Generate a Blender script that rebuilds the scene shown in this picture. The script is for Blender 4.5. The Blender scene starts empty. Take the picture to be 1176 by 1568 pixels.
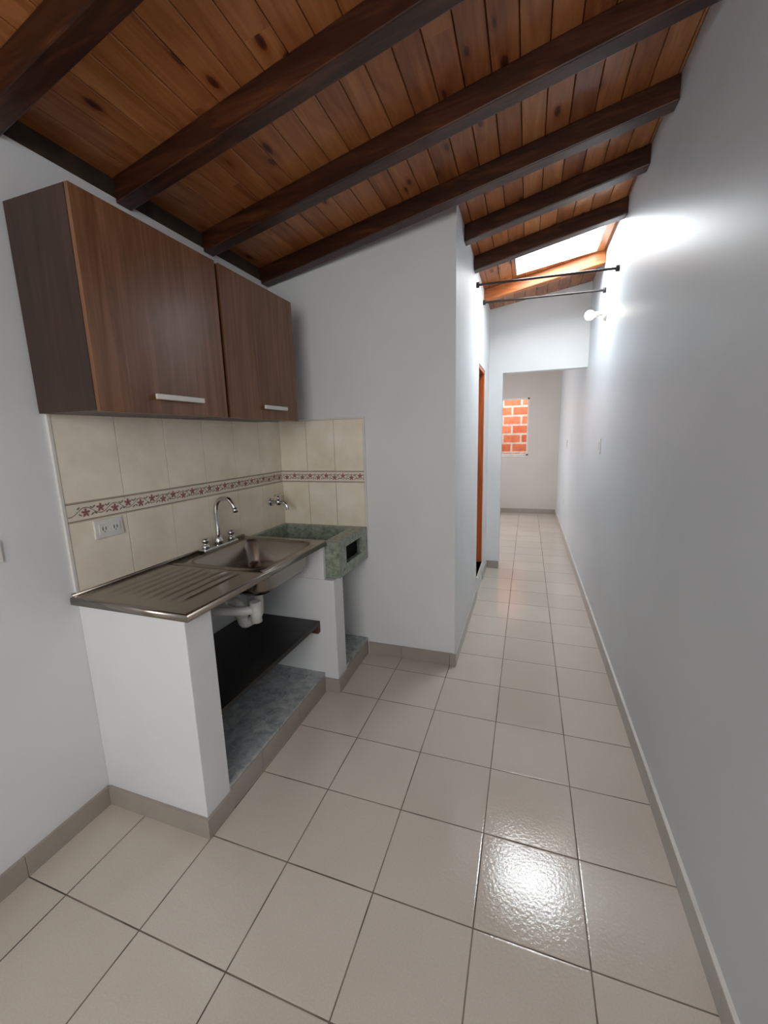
import bpy, bmesh, math, random
from mathutils import Matrix, Vector
random.seed(4)
sc=bpy.context.scene
col=bpy.context.collection
try:
    sc.view_settings.view_transform='Standard'
    sc.view_settings.look='None'
except Exception: pass

# ------------------------------------------------ node helpers
class NT:
    def __init__(s,name):
        s.m=bpy.data.materials.new(name); s.m.use_nodes=True
        s.t=s.m.node_tree; s.t.nodes.clear()
        s.o=s.n('ShaderNodeOutputMaterial'); s.b=s.n('ShaderNodeBsdfPrincipled')
        s.l(s.b.outputs[0],s.o.inputs[0])
        s.co=s.n('ShaderNodeTexCoord').outputs['Object']
    def n(s,t): return s.t.nodes.new(t)
    def l(s,a,b): s.t.links.new(a,b)
    def put(s,sock,v):
        if hasattr(v,'is_output'): s.l(v,sock)
        else: sock.default_value=v
    def math(s,op,a,b=None,c=None):
        n=s.n('ShaderNodeMath'); n.operation=op
        for i,v in enumerate((a,b,c)):
            if v is not None: s.put(n.inputs[i],v)
        return n.outputs[0]
    def xyz(s,v=None):
        n=s.n('ShaderNodeSeparateXYZ'); s.l(v or s.co,n.inputs[0]); return n.outputs
    def comb(s,x,y,z):
        n=s.n('ShaderNodeCombineXYZ')
        for i,v in enumerate((x,y,z)): s.put(n.inputs[i],v)
        return n.outputs[0]
    def mapping(s,scale,v=None):
        n=s.n('ShaderNodeMapping'); s.l(v or s.co,n.inputs[0]); n.inputs['Scale'].default_value=scale; return n.outputs[0]
    def noise(s,v,scale,detail=4,rough=.5,dist=0):
        n=s.n('ShaderNodeTexNoise'); s.l(v,n.inputs['Vector']); n.inputs['Scale'].default_value=scale
        n.inputs['Detail'].default_value=detail; n.inputs['Roughness'].default_value=rough; n.inputs['Distortion'].default_value=dist
        return n.outputs[0]
    def ramp(s,f,stops):
        n=s.n('ShaderNodeValToRGB'); s.l(f,n.inputs[0]); e=n.color_ramp.elements
        while len(e)<len(stops): e.new(.5)
        for i,(p,c) in enumerate(stops):
            e[i].position=p; e[i].color=tuple(c)+(1,) if len(c)==3 else c
        return n.outputs[0]
    def mix(s,f,a,b,mode='MIX'):
        n=s.n('ShaderNodeMix'); n.data_type='RGBA'; n.blend_type=mode
        s.put(n.inputs[0],f)
        for i,v in ((6,a),(7,b)):
            if hasattr(v,'is_output'): s.l(v,n.inputs[i])
            else: n.inputs[i].default_value=tuple(v)+(1,)
        return n.outputs[2]
    def bump(s,h,strength=.2,dist=.01):
        n=s.n('ShaderNodeBump'); s.l(h,n.inputs['Height']); n.inputs['Strength'].default_value=strength; n.inputs['Distance'].default_value=dist
        s.l(n.outputs[0],s.b.inputs['Normal'])
    def set(s,color=None,rough=.5,metal=0,spec=.5):
        if color is not None:
            if hasattr(color,'is_output'): s.l(color,s.b.inputs['Base Color'])
            else: s.b.inputs['Base Color'].default_value=tuple(color)+(1,)
        s.put(s.b.inputs['Roughness'],rough); s.b.inputs['Metallic'].default_value=metal
        s.b.inputs['Specular IOR Level'].default_value=spec
        return s.m
def srgb(r,g,b):
    f=lambda c:(c/255/12.92 if c/255<=.04045 else ((c/255+.055)/1.055)**2.4)
    return (f(r),f(g),f(b))
def plain(name,c,rough=.5,metal=0,nz=0.04,bs=0,bscale=60):
    t=NT(name); v=t.noise(t.co,8,4)
    d=tuple(max(0,x*(1-nz*3)) for x in c)
    cc=t.ramp(v,[(.3,d),(.7,c)])
    if bs: t.bump(t.noise(t.co,bscale,4),bs,.004)
    return t.set(cc,rough,metal)

def paint(name,c,rough=.5,spec=.5):
    t=NT(name)
    v=t.noise(t.co,1.6,4); d=tuple(x*.94 for x in c)
    t.bump(t.noise(t.co,35,5,.6),.10,.004)
    return t.set(t.ramp(v,[(.35,d),(.65,c)]),rough,0,spec)
M_wall=paint('wall_paint',srgb(226,228,229),.5)
M_wallR=paint('wall_paint_satin',srgb(212,217,222),.40,.35)
M_wallF=paint('wall_paint_far',srgb(212,205,198),.5)

# floor tiles
def tiles(name,base,grout,tx,ty,ox,oy,rough,lw=.0022):
    t=NT(name); X,Y,Z=t.xyz()
    u=t.math('DIVIDE',t.math('SUBTRACT',X,ox),tx); v=t.math('DIVIDE',t.math('SUBTRACT',Y,oy),ty)
    def edge(u,w):
        f=t.math('FRACT',u); d=t.math('MINIMUM',f,t.math('SUBTRACT',1.0,f))
        return t.math('MULTIPLY',d,w)
    d=t.math('MINIMUM',edge(u,tx),edge(v,ty))
    mask=t.math('LESS_THAN',d,lw)
    wn=t.n('ShaderNodeTexWhiteNoise'); wn.noise_dimensions='2D'
    t.l(t.comb(t.math('FLOOR',u),t.math('FLOOR',v),0.0),wn.inputs['Vector'])
    a=tuple(x*.94 for x in base); tone=t.ramp(wn.outputs[0],[(0,a),(1,base)])
    sp=t.ramp(t.noise(t.co,180,3,.7),[(.3,(.92,.91,.90)),(.6,(1,1,1))])
    tone=t.mix(1.0,tone,sp,'MULTIPLY')
    blot=t.ramp(t.noise(t.co,2.3,4,.6),[(.3,(.95,.94,.93)),(.65,(1,1,1))])
    tone=t.mix(1.0,tone,blot,'MULTIPLY')
    gn=t.ramp(t.noise(t.co,3.1,3,.6),[(.40,tuple(x*.25 for x in grout)),(.56,grout)])
    c=t.mix(mask,tone,gn)
    h=t.math('ADD',t.math('MULTIPLY',t.noise(t.co,95,2,.5),.42),t.math('MULTIPLY',t.math('MINIMUM',d,.006),90))
    t.bump(h,.18,.006)
    r=t.math('ADD',t.math('MULTIPLY',mask,.5),t.math('ADD',rough,t.math('MULTIPLY',t.noise(t.co,4,3),.08)))
    return t.set(c,r,0,.5)
M_floor=tiles('floor_tiles',srgb(211,202,190),srgb(128,114,100),.33,.3264,0,0,.08)
M_base=plain('baseboard_tile',srgb(164,155,145),.3,0,.03)
M_baseR=plain('baseboard_tile_light',srgb(186,182,176),.3,0,.03)
M_cap=plain('white_grout',srgb(225,222,216),.5)

def plankwood(name,stops,w,gloss,x0,knot=True):
    t=NT(name); X,Y,Z=t.xyz()
    idx=t.math('FLOOR',t.math('DIVIDE',t.math('SUBTRACT',X,x0),w))
    wn=t.n('ShaderNodeTexWhiteNoise'); wn.noise_dimensions='1D'; t.l(idx,wn.inputs['W'])
    off=t.math('MULTIPLY',wn.outputs[0],37.0)
    seg=t.math('FLOOR',t.math('DIVIDE',t.math('ADD',Y,off),1.9))
    wn2=t.n('ShaderNodeTexWhiteNoise'); wn2.noise_dimensions='2D'; t.l(t.comb(idx,seg,0.0),wn2.inputs['Vector'])
    off2=t.math('MULTIPLY',wn2.outputs[0],19.0)
    v=t.comb(t.math('ADD',t.math('MULTIPLY',X,9.0),off2),t.math('ADD',t.math('MULTIPLY',Y,.9),off),0.0)
    g=t.noise(v,2.2,6,.62,1.2)
    fine=t.noise(t.comb(t.math('MULTIPLY',X,90.0),t.math('MULTIPLY',Y,2.0),0.0),1.5,3)
    f=t.math('ADD',t.math('MULTIPLY',g,.62),t.math('MULTIPLY',wn2.outputs[0],.22))
    f=t.math('ADD',f,t.math('MULTIPLY',fine,.12))
    c=t.ramp(t.math('ADD',f,.05),stops)
    if knot:
        vo=t.n('ShaderNodeTexVoronoi'); vo.feature='F1'; vo.inputs['Scale'].default_value=1.0
        t.l(t.comb(t.math('ADD',t.math('MULTIPLY',X,12.0),off2),t.math('ADD',t.math('MULTIPLY',Y,4.6),off),0.0),vo.inputs['Vector'])
        kd=t.math('ADD',vo.outputs['Distance'],t.math('MULTIPLY',t.math('SUBTRACT',g,.5),.14))
        km=t.ramp(kd,[(.06,(.14,.07,.05)),(.13,(.32,.20,.13)),(.16,(.75,.62,.52)),(.30,(1,1,1))])
        c=t.mix(t.math('GREATER_THAN',t.xyz(vo.outputs['Color'])[0],.35),c,t.mix(1.0,c,km,'MULTIPLY'))
    t.bump(g,.08,.004)
    return t.set(c,gloss)
PW=.098
M_plank=plankwood('pine_planks',[(.22,srgb(92,46,22)),(.45,srgb(150,88,48)),(.62,srgb(178,114,66)),(.85,srgb(210,152,100))],PW,.32,-1.86)
def grain(name,ax,stops,rough,sc_=1.0,bs=.05):
    t=NT(name)
    s=[16,16,16]; s[ax]=1.1
    g=t.noise(t.mapping([k*sc_ for k in s]),1.4,6,.6,1.0)
    s2=[120,120,120]; s2[ax]=3
    g2=t.noise(t.mapping(s2),1.0,3)
    f=t.math('ADD',t.math('MULTIPLY',g,.78),t.math('MULTIPLY',g2,.22))
    t.bump(g2,bs,.002)
    return t.set(t.ramp(f,stops),rough)
M_beam=grain('beam_wood',0,[(.3,srgb(28,12,6)),(.5,srgb(56,27,13)),(.72,srgb(92,50,25))],.4)
M_beam_skylit=grain('skylit_beam_wood',0,[(.3,srgb(130,66,28)),(.5,srgb(176,98,48)),(.72,srgb(206,130,74))],.45)  # brighter orange beam wood: the skylight's glow on it is painted into the colour
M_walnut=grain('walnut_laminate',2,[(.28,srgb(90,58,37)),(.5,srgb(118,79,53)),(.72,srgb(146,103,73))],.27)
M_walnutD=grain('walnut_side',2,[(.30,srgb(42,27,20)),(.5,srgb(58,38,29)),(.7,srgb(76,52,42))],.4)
M_door=grain('orange_door_wood',2,[(.3,srgb(160,72,22)),(.55,srgb(204,104,42)),(.75,srgb(226,136,66))],.35)
M_mortar=plain('rough_mortar',srgb(74,58,44),.9,0,.2,.6,40)
M_black=plain('black_board',srgb(18,17,17),.35)
M_raw=grain('raw_board_edge',1,[(.3,srgb(60,36,24)),(.7,srgb(100,64,42))],.6)
M_dark=plain('dark_void',srgb(20,16,14),.9)
def granite(name,a,b,c,s=1.0,rough=.35):
    t=NT(name)
    n=t.noise(t.co,22*s,8,.72,.6); k=t.ramp(n,[(.36,a),(.48,b),(.64,c)])
    return t.set(k,rough)
M_gran=granite('granite_slab',srgb(124,130,132),srgb(160,165,167),srgb(188,191,191))
M_green=granite('green_granite_tub',srgb(100,112,98),srgb(136,146,132),srgb(164,172,158),1.4,.3)
def steel(name,c,rough,ax=1):
    t=NT(name); s=[400,400,400]; s[ax]=6
    n=t.noise(t.mapping(s),1,3); t.bump(n,.05,.001)
    r=t.math('ADD',rough,t.math('MULTIPLY',n,.12))
    return t.set(c,r,1)
M_steel=steel('brushed_steel',srgb(162,155,147),.19)
M_chrome=plain('chrome',srgb(205,205,205),.12,1)
M_pvc=plain('pvc_white',srgb(215,214,208),.35)
M_plast=plain('plastic_white',srgb(228,226,220),.35)
M_alu=plain('satin_aluminium',srgb(226,224,218),.35,.2)
M_hole=plain('socket_black',srgb(25,25,25),.6)
M_rod=plain('dark_metal_rod',srgb(50,46,46),.4,.6)
def cream(name):
    t=NT(name); n=t.noise(t.co,5,5,.6)
    c=t.ramp(n,[(.3,srgb(228,216,192)),(.5,srgb(238,228,208)),(.7,srgb(244,237,221))])
    t.bump(t.noise(t.co,14,2),.05,.003)
    return t.set(c,.16)
M_cream=cream('cream_tile'); M_grout=plain('tile_grout',srgb(176,162,142),.8)
M_bord=plain('border_tile',srgb(238,228,210),.2); M_vine=plain('vine_olive',srgb(122,112,104),.3)
M_leaf=plain('leaf_plum',srgb(162,98,98),.3); M_band=plain('border_band',srgb(128,92,88),.3)
def brick():
    t=NT('brick_outside'); b=t.n('ShaderNodeTexBrick')
    X,Y,Z=t.xyz(); t.l(t.comb(X,Z,0.0),b.inputs['Vector'])
    b.inputs['Scale'].default_value=1; b.inputs['Brick Width'].default_value=.36; b.inputs['Row Height'].default_value=.185
    b.inputs['Mortar Size'].default_value=.02; b.inputs['Color1'].default_value=srgb(206,104,66)+(1,); b.inputs['Color2'].default_value=srgb(232,146,108)+(1,)
    b.inputs['Mortar'].default_value=srgb(214,206,198)+(1,)
    n=t.ramp(t.noise(t.co,9,5,.7),[(.35,(.75,.72,.7)),(.6,(1,1,1))])
    t.bump(t.noise(t.co,30,4),.4,.01)
    return t.set(t.mix(1.0,b.outputs[0],n,'MULTIPLY'),.85)
M_brick=brick()
def emis(name,c,st):
    t=NT(name); t.b.inputs['Emission Color'].default_value=tuple(c)+(1,); t.b.inputs['Emission Strength'].default_value=st
    return t.set(c,.4)
M_bulb=emis('bulb_glow',(1,.9,.72),14)
M_sky=emis('skylight_polycarbonate',(.90,.96,1),25)

# ------------------------------------------------ geometry helpers
def add(me,name,mat,parent=None,smooth=False):
    o=bpy.data.objects.new(name,me); col.objects.link(o)
    if mat: me.materials.append(mat)
    if parent: o.parent=parent
    if smooth:
        for p in me.polygons: p.use_smooth=True
    return o
def empty(name):
    o=bpy.data.objects.new(name,None); col.objects.link(o); return o
CUBE=[(0,1,3,2),(4,6,7,5),(0,4,5,1),(2,3,7,6),(0,2,6,4),(1,5,7,3)]
def addbox(bm,c8,mi=0):
    vs=[bm.verts.new(c) for c in c8]
    fs=[]
    for f in CUBE:
        fc=bm.faces.new([vs[i] for i in f]); fc.material_index=mi; fs.append(fc)
    return vs,fs
def corners(x0,x1,y0,y1,z0,z1):
    return [(x,y,z) for x in (x0,x1) for y in (y0,y1) for z in (z0,z1)]
def fin(bm,name,mat,parent=None,bev=0,smooth=False,seg=2):
    bmesh.ops.recalc_face_normals(bm,faces=bm.faces)
    if bev: bmesh.ops.bevel(bm,geom=list(bm.edges),offset=bev,segments=seg,affect='EDGES',profile=.6)
    me=bpy.data.meshes.new(name); bm.to_mesh(me); bm.free()
    mats=mat if isinstance(mat,(list,tuple)) else [mat]
    o=add(me,name,None,parent,smooth)
    for m in mats: me.materials.append(m)
    return o
def box(name,x0,x1,y0,y1,z0,z1,mat,parent=None,bev=0):
    bm=bmesh.new(); addbox(bm,corners(x0,x1,y0,y1,z0,z1)); return fin(bm,name,mat,parent,bev)
def boxes(name,lst,mat,parent=None,bev=0):
    bm=bmesh.new()
    for b in lst:
        addbox(bm,corners(*b[:6]),b[6] if len(b)>6 else 0)
    return fin(bm,name,mat,parent,bev)
def tube(name,pts,r,mat,parent=None,cyc=False,res=8,bez=True):
    cu=bpy.data.curves.new(name,'CURVE'); cu.dimensions='3D'; cu.bevel_depth=r; cu.bevel_resolution=5; cu.use_fill_caps=True; cu.resolution_u=res
    if bez:
        s=cu.splines.new('NURBS'); s.points.add(len(pts)-1)
        for p,c in zip(s.points,pts): p.co=(*c,1)
        s.order_u=3; s.use_endpoint_u=True
    else:
        s=cu.splines.new('POLY'); s.points.add(len(pts)-1)
        for p,c in zip(s.points,pts): p.co=(*c,1)
    tmp=bpy.data.objects.new('tmp',cu); col.objects.link(tmp)
    dg=bpy.context.evaluated_depsgraph_get(); me=bpy.data.meshes.new_from_object(tmp.evaluated_get(dg))
    bpy.data.objects.remove(tmp); me.materials.clear()
    return add(me,name,mat,parent,True)
def cyl(name,p0,p1,r,mat,parent=None,r2=None,n=24,bev=0):
    p0=Vector(p0);p1=Vector(p1); d=p1-p0
    bm=bmesh.new(); bmesh.ops.create_cone(bm,cap_ends=True,segments=n,radius1=r,radius2=r if r2 is None else r2,depth=d.length)
    q=d.to_track_quat('Z','Y'); bmesh.ops.transform(bm,matrix=Matrix.Translation((p0+p1)/2)@q.to_matrix().to_4x4(),verts=bm.verts)
    me=bpy.data.meshes.new(name); bm.to_mesh(me); bm.free()
    o=add(me,name,mat,parent)
    for p in me.polygons: p.use_smooth=len(p.vertices)==4
    return o
def lathe(name,prof,center,mat,parent=None,n=32,axis='Z'):
    bm=bmesh.new(); rings=[]
    for r,h in prof:
        ring=[]
        for k in range(n):
            a=2*math.pi*k/n; ca,sa=r*math.cos(a),r*math.sin(a)
            p={'Z':(ca,sa,h),'X':(h,ca,sa),'Y':(ca,h,sa)}[axis]
            ring.append(bm.verts.new(Vector(p)+Vector(center)))
        rings.append(ring)
    for a,b in zip(rings,rings[1:]):
        for k in range(n): bm.faces.new([a[k],a[(k+1)%n],b[(k+1)%n],b[k]])
    bm.faces.new(rings[0]); bm.faces.new(rings[-1])
    return fin(bm,name,mat,parent,0,True)

XL,XR,YE,XC,YH,YB=-1.85,.31,1.785,-.63,3.93,7.43
Y0=-2.6
zb=lambda x:2.470+.153*(x+1.85)      # beam underside
DB=.095
zc=lambda x:zb(x)+DB                 # boards underside

# ------------------------------------------------ room shell
box('floor',XL-.2,XR+.2,Y0-.2,YB+.2,-.1,0,M_floor)
def prism(name,x0,x1,y0,y1,mat,e=.02,z0=0):
    c=[]
    for x in (x0,x1):
        for y in (y0,y1):
            for z in (z0,zc(x)+e): c.append((x,y,z))
    bm=bmesh.new(); addbox(bm,c); return fin(bm,name,mat)
box('wall_left',XL-.15,XL,Y0,YB,0,zb(XL)+.02,M_wall)
prism('wall_right',XR,XR+.15,Y0,YB+.15,M_wallR)
prism('wall_back',XL-.15,XR,Y0-.15,Y0,M_wall)
prism('wall_kitchen_end',XL,XC,YE,YE+.12,M_wall)
bm=bmesh.new()
def pz(x0,x1,y0,y1,z0,z1=None):
    c=[]
    for x in (x0,x1):
        for y in (y0,y1):
            for z in (z0,(zc(x)+.02) if z1 is None else z1): c.append((x,y,z))
    addbox(bm,c)
DY0,DY1,DZ0,DZ1=2.98,3.50,.20,2.09
pz(XC-.12,XC,YE+.12,DY0,0); pz(XC-.12,XC,DY1,YH,0); pz(XC-.12,XC,DY0,DY1,0,DZ0); pz(XC-.12,XC,DY0,DY1,DZ1)
fin(bm,'wall_corridor_left',M_wall)
bm=bmesh.new()
pz(XL,-.49,YH,YH+.12,0); pz(-.49,XR,YH,YH+.12,2.12)
fin(bm,'wall_header',M_wall)
WX0,WX1,WZ0,WZ1=-.72,-.215,1.085,2.13
bm=bmesh.new()
pz(XL,WX0,YB,YB+.15,0); pz(WX1,XR,YB,YB+.15,0); pz(WX0,WX1,YB,YB+.15,0,WZ0); pz(WX0,WX1,YB,YB+.15,WZ1)
fin(bm,'wall_far',M_wallF)
w=empty('window_1')
fw=.03
boxes('frame',[(WX0,WX0+fw,YB+.03,YB+.07,WZ0,WZ1),(WX1-fw,WX1,YB+.03,YB+.07,WZ0,WZ1),(WX0,WX1,YB+.03,YB+.07,WZ0,WZ0+fw),(WX0,WX1,YB+.03,YB+.07,WZ1-fw,WZ1)],M_plast,w,.002)
box('sill',WX0-.01,WX1+.01,YB-.015,YB+.03,WZ0-.02,WZ0,M_plast,w,.002)
box('wall_brick_outside',-3,2,YB+.9,YB+1.0,-.2,4,M_brick)
d=empty('door_1')
jx0,jx1=XC-.118,XC-.004
boxes('frame',[(jx0,jx1,DY0,DY0+.03,DZ0,DZ1),(jx0,jx1,DY1-.03,DY1,DZ0,DZ1),(jx0,jx1,DY0,DY1,DZ1-.03,DZ1)],M_door,d,.003)
box('leaf',XC-.80,XC-.125,DY1-.075,DY1-.037,DZ0+.01,DZ1-.04,M_door,d,.003)
cyl('knob',(XC-.74,DY1-.075,1.05),(XC-.74,DY1-.13,1.05),.025,M_chrome,d)
box('trim_step',XC-.12,XC+.012,DY0,DY1,DZ0-.02,DZ0,M_cap,None,.002)
# raised bathroom floor behind the door
box('floor_bathroom',XL,XC-.12,YE+.12,YH,0,DZ0-.01,M_cap)

# ------------------------------------------------ ceiling planks
SX0,SX1,SY0,SY1=-.36,.24,2.64,3.17
def sh(x0,x1,y0,y1,a,b,mi=0):
    c=[]
    for x in (x0,x1):
        for y in (y0,y1):
            for z in (zc(x)+a,zc(x)+b): c.append((x,y,z))
    return c
bm=bmesh.new(); x=-1.86
while x<XR:
    x1=min(x+PW,XR+.0)
    if x1-x>.01:
        pieces=[(x,x1,Y0,YB)]
        if x1>SX0 and x<SX1:
            pieces=[(x,x1,Y0,SY0),(x,x1,SY1,YB)]
            if x<SX0-.01: pieces.append((x,SX0,SY0,SY1))
            if x1>SX1+.01: pieces.append((SX1,x1,SY0,SY1))
        for p,q,a,b in pieces:
            addbox(bm,sh(p+.0015,q-.0015,a,b,0,.014))
    x+=PW
fin(bm,'ceiling',M_plank,None,.0025,seg=1)
bm=bmesh.new()
for (a,b,c_,d_) in [(XL-.15,SX0,Y0-.15,YB+.15),(SX1,XR+.15,Y0-.15,YB+.15),(SX0,SX1,Y0-.15,SY0),(SX0,SX1,SY1,YB+.15)]:
    addbox(bm,sh(a,b,c_,d_,.022,.08))
fin(bm,'roof_deck',M_dark)
sk=empty('window_2')
bm=bmesh.new(); addbox(bm,sh(SX0+.001,SX1-.001,SY0+.001,SY1-.001,.040,.045)); fin(bm,'translucent_sheet',M_sky,sk)
bm=bmesh.new()
for q in [(SX0,SX1,SY0,SY0+.008),(SX0,SX1,SY1-.008,SY1),(SX0,SX0+.008,SY0,SY1),(SX1-.008,SX1,SY0,SY1)]:
    addbox(bm,sh(*q,-.004,.039))
fin(bm,'frame',M_cap,sk)
beams=[(-1.66,-1.82),(-1.17,-1.33),(-.70,-.86),(-.19,-.36),(.32,.15),(.79,.62),(1.28,1.09),(1.775,1.57)]
bw=.07
def beam(xa,ya,xb,yb,m=None):
    c=[]
    for X,Yf in ((xa,ya),(xb,yb)):
        for y in (Yf-bw,Yf):
            for z in (zb(X),zc(X)-.0005): c.append((X,y,z))
    bm=bmesh.new(); addbox(bm,c); return fin(bm,'ceiling_beam',m or M_beam,None,.005)
for ya,yb in beams: beam(XL+.002,ya,XR-.002,yb)
for ya,yb in [(2.14,2.00),(2.62,2.49)]:
    beam(XC+.002,ya,XR-.002,yb)
beam(XC+.002,3.36,XR-.002,3.27,M_beam_skylit)  # beam beside the skylight, its lit look comes from the material colour
for y in (4.5,5.0,5.5,6.0,6.5,7.0): beam(XL+.002,y,XR-.002,y)
box('trim_wall_plate',XL-.03,XL-.004,Y0,YE,zb(XL)+.02,zc(XL)+.02,M_mortar)

# ------------------------------------------------ baseboards
H=.085; TH=.012
def bbt(name,x0,x1,y0,y1,mat,z0=0,h=H):
    lst=[]; L=.33
    along_y=(y1-y0)>(x1-x0)
    a,b=(y0,y1) if along_y else (x0,x1)
    s=math.ceil(a/L+.001)*L; cuts=[a]
    while s<b-.01:
        if s-a>.02: cuts.append(s)
        s+=L
    cuts.append(b)
    for p,q in zip(cuts,cuts[1:]):
        if along_y: lst.append((x0,x1,p+.0007,q-.0007,z0,z0+h))
        else: lst.append((p+.0007,q-.0007,y0,y1,z0,z0+h))
    return boxes(name,lst,mat,None,.0012)
bbt('baseboard_right',XR-TH,XR,Y0,YB,M_baseR)
box('trim_baseboard_cap',XR-TH,XR,Y0,YB,H+.0005,H+.006,M_cap)
bbt('baseboard_left',XL,XL+TH,Y0,.31,M_base)
bbt('baseboard_end',-1.228,XC+TH,YE-TH,YE,M_base)
bbt('baseboard_corridor',XC,XC+TH,YE,DY0,M_baseR)
bbt('baseboard_corridor_end',XC,XC+TH,DY1,YH,M_baseR)
bbt('baseboard_header',XC+TH,-.49,YH-TH,YH,M_base)
bbt('baseboard_far',XL,XR-TH,YB-TH,YB,M_base)

# ------------------------------------------------ masonry counter
XF=-1.33; PY0,PY1=.32,.45; QY0,QY1=1.30,1.42; XQ=-1.24
kc=empty('kitchen_counter_base')
box('end_pier',XL,XF,PY0,PY1,0,.895,M_wall,kc,.004)
boxes('middle_pier',[(XL,XQ,QY0,QY1,0,.70)],M_wall,kc,.004)
box('middle_pier_upper',XL,-1.30,QY0,QY0+.03,.701,.895,M_wall,kc,.003)
box('plinth',XL,XF-.006,PY1,QY0,0,.10,M_wall,kc)
box('plinth_slab',XL,XF+.004,PY1,QY0,.10,.115,M_gran,kc,.002)
box('tub_plinth',XL,XQ-.006,QY1,YE,0,.10,M_wall,kc)
box('tub_plinth_slab',XL,XQ+.004,QY1,YE,.10,.115,M_gran,kc,.002)
boxes('skirting',[(XL+TH,XF+TH,PY0-TH,PY0,0,H),(XF,XF+TH,PY0,PY1,0,H),
 (XF-.006,XF+.006,PY1,.66,0,.099),(XF-.006,XF+.006,.662,.985,0,.099),(XF-.006,XF+.006,.987,QY0-TH,0,.099),
 (XF+.006,XQ+TH,QY0-TH,QY0,0,H),(XQ,XQ+TH,QY0,QY1,0,H),(XQ-.006,XQ+.006,QY1,YE-TH,0,.099)],M_base,kc,.0015)
sb=empty('under_counter_shelf')
box('board',XL+.01,XF-.03,PY1+.002,QY0-.002,.42,.445,M_black,sb,.002)
box('front_edge',XF-.03,XF-.012,PY1+.002,QY0-.002,.42,.445,M_black,sb,.001)
box('cleat',XF-.11,XF-.012,QY0-.03,QY0-.002,.375,.419,M_raw,sb,.001)

# ------------------------------------------------ steel sink top
ZT=.93; CX0,CX1,CY0,CY1=XL+.002,-1.29,.297,1.315
sink=empty('kitchen_sink')
bm=bmesh.new()
nx,ny=84,30; YD=.735
def drz(x,y):
    z=ZT
    fx=min(1,max(0,(x-(CX0+.09))/.01))*min(1,max(0,((CX1-.07)-x)/.01))
    fy=min(1,max(0,(y-(CY0+.07))/.04))*min(1,max(0,((YD-.01)-y)/.04))
    ph=(x-CX0-.09)/(.05)
    s=max(0,math.sin(2*math.pi*ph))
    return z+.0045*s*fx*fy
g=[[bm.verts.new((CX0+(CX1-CX0)*i/nx,CY0+(YD-CY0)*j/ny,drz(CX0+(CX1-CX0)*i/nx,CY0+(YD-CY0)*j/ny))) for j in range(ny+1)] for i in range(nx+1)]
for i in range(nx):
    for j in range(ny): bm.faces.new([g[i][j],g[i+1][j],g[i+1][j+1],g[i][j+1]])
def rr(cx,cy,hx,hy,r,z,n=10):
    out=[]
    for k,(sx,sy) in enumerate([(1,1),(-1,1),(-1,-1),(1,-1)]):
        for i in range(n+1):
            a=(k*90+90*i/n)*math.pi/180
            out.append((cx+sx*(hx-r)+r*math.cos(a),cy+sy*(hy-r)+r*math.sin(a),z))
    return out
bx,by=(CX0+CX1)/2+.022,1.02
loops=[rr((CX0+CX1)/2,(YD+CY1)/2,(CX1-CX0)/2,(CY1-YD)/2,.0005,ZT),
 rr(bx,by,.228,.262,.07,ZT),rr(bx,by,.223,.257,.068,ZT+.004),rr(bx,by,.214,.247,.065,ZT-.001),
 rr(bx,by,.204,.237,.06,ZT-.012),rr(bx,by,.190,.222,.06,ZT-.12),rr(bx,by,.172,.204,.06,ZT-.150),rr(bx,by,.13,.16,.06,ZT-.157),rr(bx,by,.04,.04,.0399,ZT-.160),rr(bx,by,.032,.032,.0319,ZT-.168)]
prev=None
for L in loops:
    vs=[bm.verts.new(p) for p in L]
    if prev:
        for k in range(len(vs)):
            bm.faces.new([prev[k],prev[(k+1)%len(vs)],vs[(k+1)%len(vs)],vs[k]])
    prev=vs
bm.faces.new(prev)
def strip(pts):
    a=[bm.verts.new(p) for p in pts[0]]; 
    for q in pts[1:]:
        b=[bm.verts.new(p) for p in q]; bm.faces.new([a[0],a[1],b[1],b[0]]); a=b
strip([[(CX1,CY0,ZT),(CX1,CY1,ZT)],[(CX1+.006,CY0-.004,ZT-.004),(CX1+.006,CY1,ZT-.004)],[(CX1+.006,CY0-.004,ZT-.028),(CX1+.006,CY1,ZT-.028)],[(CX1-.01,CY0,ZT-.030),(CX1-.01,CY1,ZT-.030)]])
strip([[(CX0,CY0,ZT),(CX1,CY0,ZT)],[(CX0,CY0-.005,ZT-.004),(CX1+.006,CY0-.005,ZT-.004)],[(CX0,CY0-.005,ZT-.028),(CX1+.006,CY0-.005,ZT-.028)],[(CX0,CY0+.01,ZT-.030),(CX1,CY0+.01,ZT-.030)]])
strip([[(CX0+.014,CY0,ZT),(CX0+.014,CY1,ZT)],[(CX0+.010,CY0,ZT+.012),(CX0+.010,CY1,ZT+.012)],[(CX0+.003,CY0,ZT+.014),(CX0+.003,CY1,ZT+.014)]])
bmesh.ops.remove_doubles(bm,verts=bm.verts,dist=.0003)
bmesh.ops.recalc_face_normals(bm,faces=bm.faces)
me=bpy.data.meshes.new('steel_top'); bm.to_mesh(me); bm.free()
st=add(me,'steel_top',M_steel,sink,True)
md=st.modifiers.new('sol','SOLIDIFY'); md.thickness=.0015; md.offset=-1
lathe('drain_strainer',[(.001,-.166),(.012,-.166),(.014,-.163),(.03,-.165)],(bx,by,ZT+.0),M_chrome,sink)
for p in range(6):
    a=p*math.pi/3; cyl('strainer_hole',(bx+.021*math.cos(a),by+.021*math.sin(a),ZT-.166),(bx+.021*math.cos(a),by+.021*math.sin(a),ZT-.1625),.004,M_hole,sink,n=10)

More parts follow.
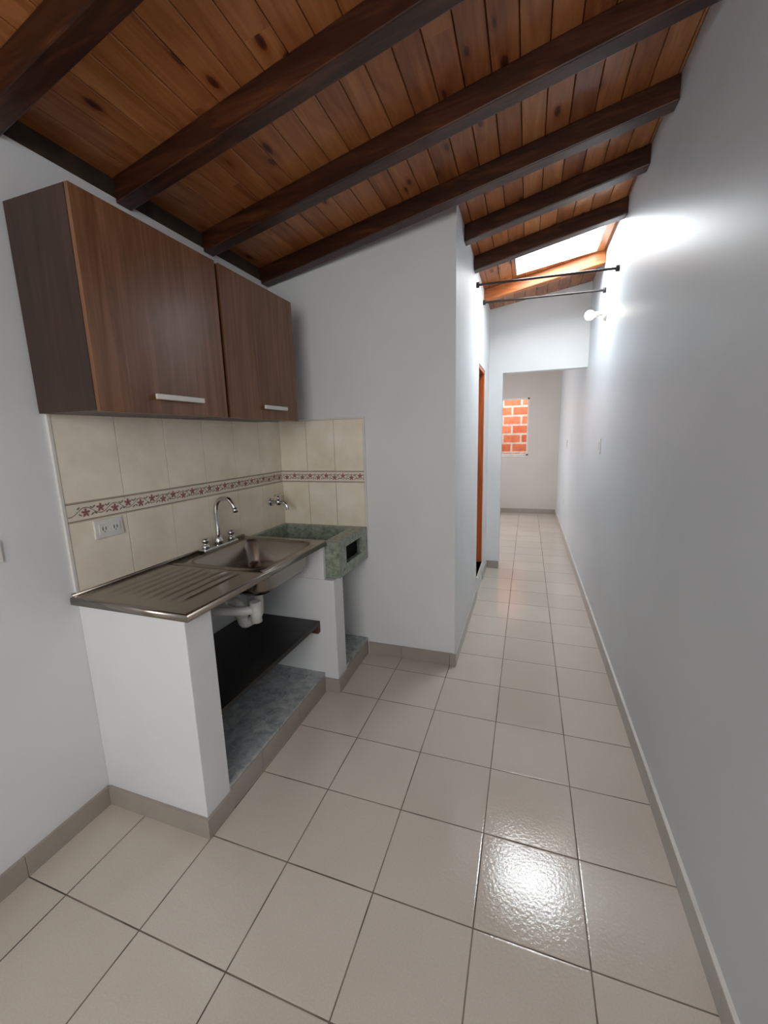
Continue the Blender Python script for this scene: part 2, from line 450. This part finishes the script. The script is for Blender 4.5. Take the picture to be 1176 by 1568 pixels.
dp=empty('sink_drain_pipe')
zz=ZT-.17
cyl('tailpiece',(bx,by,zz),(bx,by,.70),.022,M_pvc,dp)
cyl('slip_nut',(bx,by,.735),(bx,by,.70),.034,M_pvc,dp)
cyl('basket_nut',(bx,by,zz),(bx,by,zz-.03),.045,M_hole,dp,r2=.03)
tube('trap',[(bx,by,.71),(bx,by,.62),(bx,by-.01,.585),(bx,by-.07,.58),(bx,by-.13,.585),(bx,by-.145,.62),(bx,by-.145,.68),(bx-.02,by-.15,.715),(bx-.08,by-.16,.72),(XL+.02,by-.17,.72)],.024,M_pvc,dp)
cyl('nut',(bx,by-.145,.635),(bx,by-.145,.675),.034,M_pvc,dp)
cyl('nut_wall',(bx-.09,by-.16,.72),(bx-.05,by-.158,.718),.033,M_pvc,dp)
cyl('vertical_vent',(-1.40,.80,.76),(-1.40,.80,.66),.026,M_pvc,dp)
tube('branch',[(-1.40,.80,.72),(-1.46,.76,.72),(-1.60,.70,.73),(XL+.01,.66,.73)],.022,M_pvc,dp)

fx,fy=XL+.055,1.05
fa=empty('kitchen_faucet')
box('deck_plate',fx-.025,fx+.025,fy-.13,fy+.13,ZT+.001,ZT+.022,M_chrome,fa,.008)
for s in (-1,1):
    lathe('valve',[(.02,0),(.021,.012),(.013,.02),(.011,.028),(.019,.032),(.021,.046),(.012,.052)],(fx,fy+s*.1,ZT+.022),M_chrome,fa,20)
lathe('spout_base',[(.024,0),(.024,.02),(.015,.035),(.012,.05)],(fx,fy,ZT+.022),M_chrome,fa,24)
pts=[(fx,fy,ZT+.06),(fx,fy,ZT+.13),(fx-.004,fy-.0,ZT+.20),(fx+.010,fy,ZT+.255),(fx+.055,fy+.0,ZT+.275),(fx+.105,fy+.0,ZT+.265),(fx+.125,fy+.0,ZT+.215)]
tube('spout',pts,.0115,M_chrome,fa)
cyl('aerator',(fx+.124,fy,ZT+.225),(fx+.127,fy,ZT+.198),.014,M_chrome,fa)
ta=empty('laundry_tap')
ty_,tz_=1.62,1.09
lathe('flange',[(.028,0),(.026,.006),(.012,.01)],(XL+.012,ty_,tz_),M_chrome,ta,24,'X')
tube('body',[(XL+.02,ty_,tz_),(XL+.08,ty_,tz_),(XL+.12,ty_,tz_-.002),(XL+.135,ty_,tz_-.03),(XL+.135,ty_,tz_-.05)],.011,M_chrome,ta)
cyl('stem',(XL+.07,ty_,tz_+.005),(XL+.07,ty_,tz_+.045),.009,M_chrome,ta)
box('handle',XL+.062,XL+.078,ty_-.04,ty_+.04,tz_+.042,tz_+.054,M_chrome,ta,.004)
lathe('valve_body',[(.01,-.02),(.017,-.015),(.017,.015),(.01,.02)],(XL+.07,ty_,tz_),M_chrome,ta,20)

# ------------------------------------------------ laundry tub
lt=empty('laundry_sink')
LX0,LX1,LY0,LY1,LZ0,LZ1=XL+.013,-1.215,1.335,YE-.013,.705,.915
boxes('tub',[(LX0,LX1,LY0,LY1,LZ0,LZ0+.04),(LX0,LX0+.035,LY0,LY1,LZ0+.04,LZ1+.0),
 (LX0+.035,LX1,LY0,LY0+.045,LZ0+.04,LZ1),(LX0+.035,LX1,LY1-.035,LY1,LZ0+.04,LZ1),
 (LX1-.10,LX1-.07,LY0+.045,LY1-.035,LZ0+.04,LZ1-.045),(LX1-.10,LX1,LY0+.045,LY1-.035,LZ1-.045,LZ1)],M_green,lt)
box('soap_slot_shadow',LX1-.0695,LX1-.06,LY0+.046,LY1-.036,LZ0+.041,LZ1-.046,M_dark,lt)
boxes('slot_frame',[(LX1-.02,LX1+.0,LY0+.045,LY0+.10,LZ0+.04,LZ1-.045),(LX1-.02,LX1,LY1-.09,LY1-.035,LZ0+.04,LZ1-.045),(LX1-.02,LX1,LY0+.1,LY1-.09,LZ0+.04,LZ0+.06)],M_green,lt)

# ------------------------------------------------ backsplash tiles
bs=empty('backsplash_tiles')
TT=.010
lst=[];TWy=(YE-.325)/6
ys=[.325+TWy*i for i in range(7)]
for a,b in zip(ys,ys[1:]):
    lst.append((XL+.004,XL+TT,a+.0015,b-.0015,.905,1.208))
    lst.append((XL+.004,XL+TT,a+.0015,b-.0015,1.286,1.618))
xs=[XL+TT+.62/3*i for i in range(4)]; XTE=xs[-1]
for a,b in zip(xs,xs[1:]):
    lst.append((a+.0015,b-.0015,YE-TT,YE-.004,.905,1.208))
    lst.append((a+.0015,b-.0015,YE-TT,YE-.004,1.286,1.618))
boxes('tiles',lst,M_cream,bs,.0015)
boxes('grout_bed',[(XL,XL+.0075,.325,YE,.90,1.62),(XL+.0075,XTE,YE-.0075,YE,.90,1.62)],M_grout,bs)
boxes('edge_trim',[(XTE+.0005,XTE+.012,YE-.0125,YE,.90,1.63),(XL,XL+.012,.313,.3245,.93,1.62),(XL+TT,XTE,YE-.012,YE,1.62,1.63)],M_cap,bs,.001)
lst=[(XL+.0076,XL+TT,a+.001,b-.001,1.211,1.283,0) for a,b in zip(ys,ys[1:])]+[(a+.001,b-.001,YE-TT,YE-.0076,1.211,1.283,0) for a,b in zip(xs,xs[1:])]
for z in (1.2125,1.279):
    lst.append((XL+TT,XL+TT+.0008,ys[0],YE-TT,z,z+.003,1)); lst.append((XL+TT,XTE,YE-TT-.0008,YE-TT,z,z+.003,1))
boxes('floral_border',lst,[M_bord,M_band],bs)
bm=bmesh.new()
def place(s,z,wall,e):
    if wall=='L': return (XL+TT+e,s,z)
    return (s,YE-TT-e,z)
def blob(s,z,rs,rz,ang,wall,mi,n=8,e=.0008):
    c=bm.verts.new(place(s,z,wall,e+.0004)); ring=[]
    for k in range(n):
        a=2*math.pi*k/n; p,q=rs*math.cos(a)*(1),rz*math.sin(a)
        ring.append(bm.verts.new(place(s+p*math.cos(ang)-q*math.sin(ang),z+p*math.sin(ang)+q*math.cos(ang),wall,e)))
    for k in range(n):
        f=bm.faces.new([c,ring[k],ring[(k+1)%n]]); f.material_index=mi
ZM=1.247
def vine(a,b,wall):
    per=.122; n=int((b-a)/.004); pv=None
    for i in range(n+1):
        s=a+(b-a)*i/n; z=ZM+.015*math.sin(2*math.pi*s/per)
        v1=bm.verts.new(place(s,z-.0016,wall,.0006)); v2=bm.verts.new(place(s,z+.0016,wall,.0006))
        if pv: f=bm.faces.new([pv[0],v1,v2,pv[1]]); f.material_index=0
        pv=(v1,v2)
    k=math.ceil(a/per*2)
    while k*per/2+.02<b:
        s=k*per/2; up=1 if k%2 else -1
        s0=s+per/4
        if s0+.02<b and s0-.02>a:
            for j in range(5):
                an=j*2*math.pi/5+.3; blob(s0+.010*math.cos(an),ZM+up*.006+.010*math.sin(an),.0085,.0050,an,wall,1,6,.0012)
            blob(s0,ZM+up*.006,.004,.004,0,wall,0,6,.0018)
            for j,(ds,dz,an) in enumerate([(-.026,.012,.6),(.026,-.012,.6),(-.022,-.010,-.6),(.024,.010,-.6)]):
                blob(s0+ds,ZM+dz*1.2,.008,.0030,an,wall,0,6,.0010)
        k+=1
vine(ys[0]+.003,YE-TT-.004,'L'); vine(xs[0]+.003,XTE-.003,'E')
bmesh.ops.recalc_face_normals(bm,faces=bm.faces)
me=bpy.data.meshes.new('floral_pattern'); bm.to_mesh(me); bm.free()
o=add(me,'floral_pattern',M_vine,bs); me.materials.append(M_leaf)

# ------------------------------------------------ wall cabinets
def cabinet(y0,y1,z0,z1,h0,h1):
    c=empty('wall_cabinet'); xb=XL+.013; xf=-1.54; t=.016
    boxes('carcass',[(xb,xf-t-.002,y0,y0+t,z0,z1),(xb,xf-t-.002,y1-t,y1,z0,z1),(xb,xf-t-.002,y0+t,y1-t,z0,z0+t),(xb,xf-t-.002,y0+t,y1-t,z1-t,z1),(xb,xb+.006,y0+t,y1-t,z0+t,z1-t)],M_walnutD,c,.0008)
    box('door',xf-t,xf,y0+.0,y1-.0,z0-.004,z1,M_walnut,c,.0015)
    hz=z0+.058
    box('handle',xf+.018,xf+.028,h0,h1,hz-.010,hz+.010,M_alu,c,.003)
    for y in (h0+.03,h1-.03): cyl('handle_post',(xf,y,hz),(xf+.019,y,hz),.005,M_alu,c)
    return c
cabinet(.29,.905,1.612,2.275,.495,.735)
cabinet(.928,1.53,1.612,2.275,1.17,1.38)
# ------------------------------------------------ electrical
def outlet(y,z):
    o=empty('electrical_outlet'); x=XL+(.0101 if y>.33 else 0)
    box('plate',x,x+.007,y-.062,y+.062,z-.038,z+.038,M_plast,o,.003)
    box('inner',x+.007,x+.010,y-.045,y+.045,z-.02,z+.02,M_plast,o,.001)
    l=[]
    for s in (-.024,.024):
        l+= [(x+.0101,x+.0106,y+s-.008,y+s-.005,z-.007,z+.007),(x+.0101,x+.0106,y+s+.005,y+s+.008,z-.007,z+.007),(x+.0101,x+.0106,y+s-.002,y+s+.002,z-.014,z-.010)]
    boxes('slots',l,M_hole,o)
outlet(.478,1.165); outlet(.050,1.165)
def switch(y,z,h=.06):
    o=empty('light_switch'); x=XR
    box('plate',x-.008,x,y-.038,y+.038,z-h,z+h,M_plast,o,.003)
    box('rocker',x-.012,x-.008,y-.015,y+.015,z-.03,z+.03,M_plast,o,.002)
switch(2.88,1.385); switch(5.75,1.33); switch(5.80,.49,.04)
la=empty('wall_lamp'); ly,lz=3.02,2.38
lathe('canopy',[(.05,0),(.05,-.012),(.03,-.025)],(XR,ly,lz),M_plast,la,28,'X')
tube('arm',[(XR-.02,ly,lz),(XR-.05,ly,lz+.0),(XR-.07,ly,lz),(XR-.085,ly,lz)],.011,M_plast,la)
cyl('socket',(XR-.05,ly,lz),(XR-.085,ly,lz),.02,M_plast,la)
bm=bmesh.new(); bmesh.ops.create_uvsphere(bm,u_segments=24,v_segments=16,radius=.036); bmesh.ops.translate(bm,vec=(XR-.113,ly,lz),verts=bm.verts)
fin(bm,'bulb',M_bulb,la,0,True)
for (ya,za,yb,zbb) in [(2.73,2.615,2.60,2.555),(3.22,2.625,3.10,2.57)]:
    o=empty('clothes_rod')
    tube('rod',[(XC+.004,ya,za),(XR-.004,yb,zbb)],.008,M_rod,o,bez=False)
    cyl('flange',(XC,ya,za),(XC+.02,ya,za),.02,M_rod,o); cyl('flange',(XR-.02,yb,zbb),(XR,yb,zbb),.02,M_rod,o)

# ------------------------------------------------ lights
def area(name,loc,rot,sx,sy,e,c=(1,1,1)):
    l=bpy.data.lights.new(name,'AREA'); l.shape='RECTANGLE'; l.size=sx; l.size_y=sy; l.energy=e; l.color=c
    o=bpy.data.objects.new(name,l); col.objects.link(o); o.location=loc; o.rotation_euler=rot; return o
area('entry_daylight',(-.45,Y0+.05,1.5),(math.radians(78),0,0),1.4,1.9,62,(1,.995,.985))
area('far_room_fill',(-1.75,5.8,1.6),(0,math.radians(-90),0),1.3,1.3,38,(.97,.98,1))  # added fill to brighten the far room; this wall has no opening
area('patio_daylight',(-.5,YB+.5,3.4),(math.radians(20),0,0),1.5,.6,90,(1,1,1))
wd=bpy.data.worlds.new('sky'); sc.world=wd; wd.use_nodes=True
bg=wd.node_tree.nodes['Background']; bg.inputs[0].default_value=(.85,.92,1,1); bg.inputs[1].default_value=1.0

# ------------------------------------------------ camera
cam=bpy.data.cameras.new('camera'); cam.sensor_fit='HORIZONTAL'; cam.sensor_width=36; cam.lens=36*642.7/1200; cam.clip_start=.02
co=bpy.data.objects.new('camera',cam); col.objects.link(co)
a,b,c=[math.radians(k) for k in (79.61,19.27,-1.54)]
R=Matrix.Rotation(b,4,'Z')@Matrix.Rotation(a,4,'X')@Matrix.Rotation(c,4,'Z')
co.matrix_world=Matrix.Translation((-.221,-.713,1.502))@R
sc.camera=co
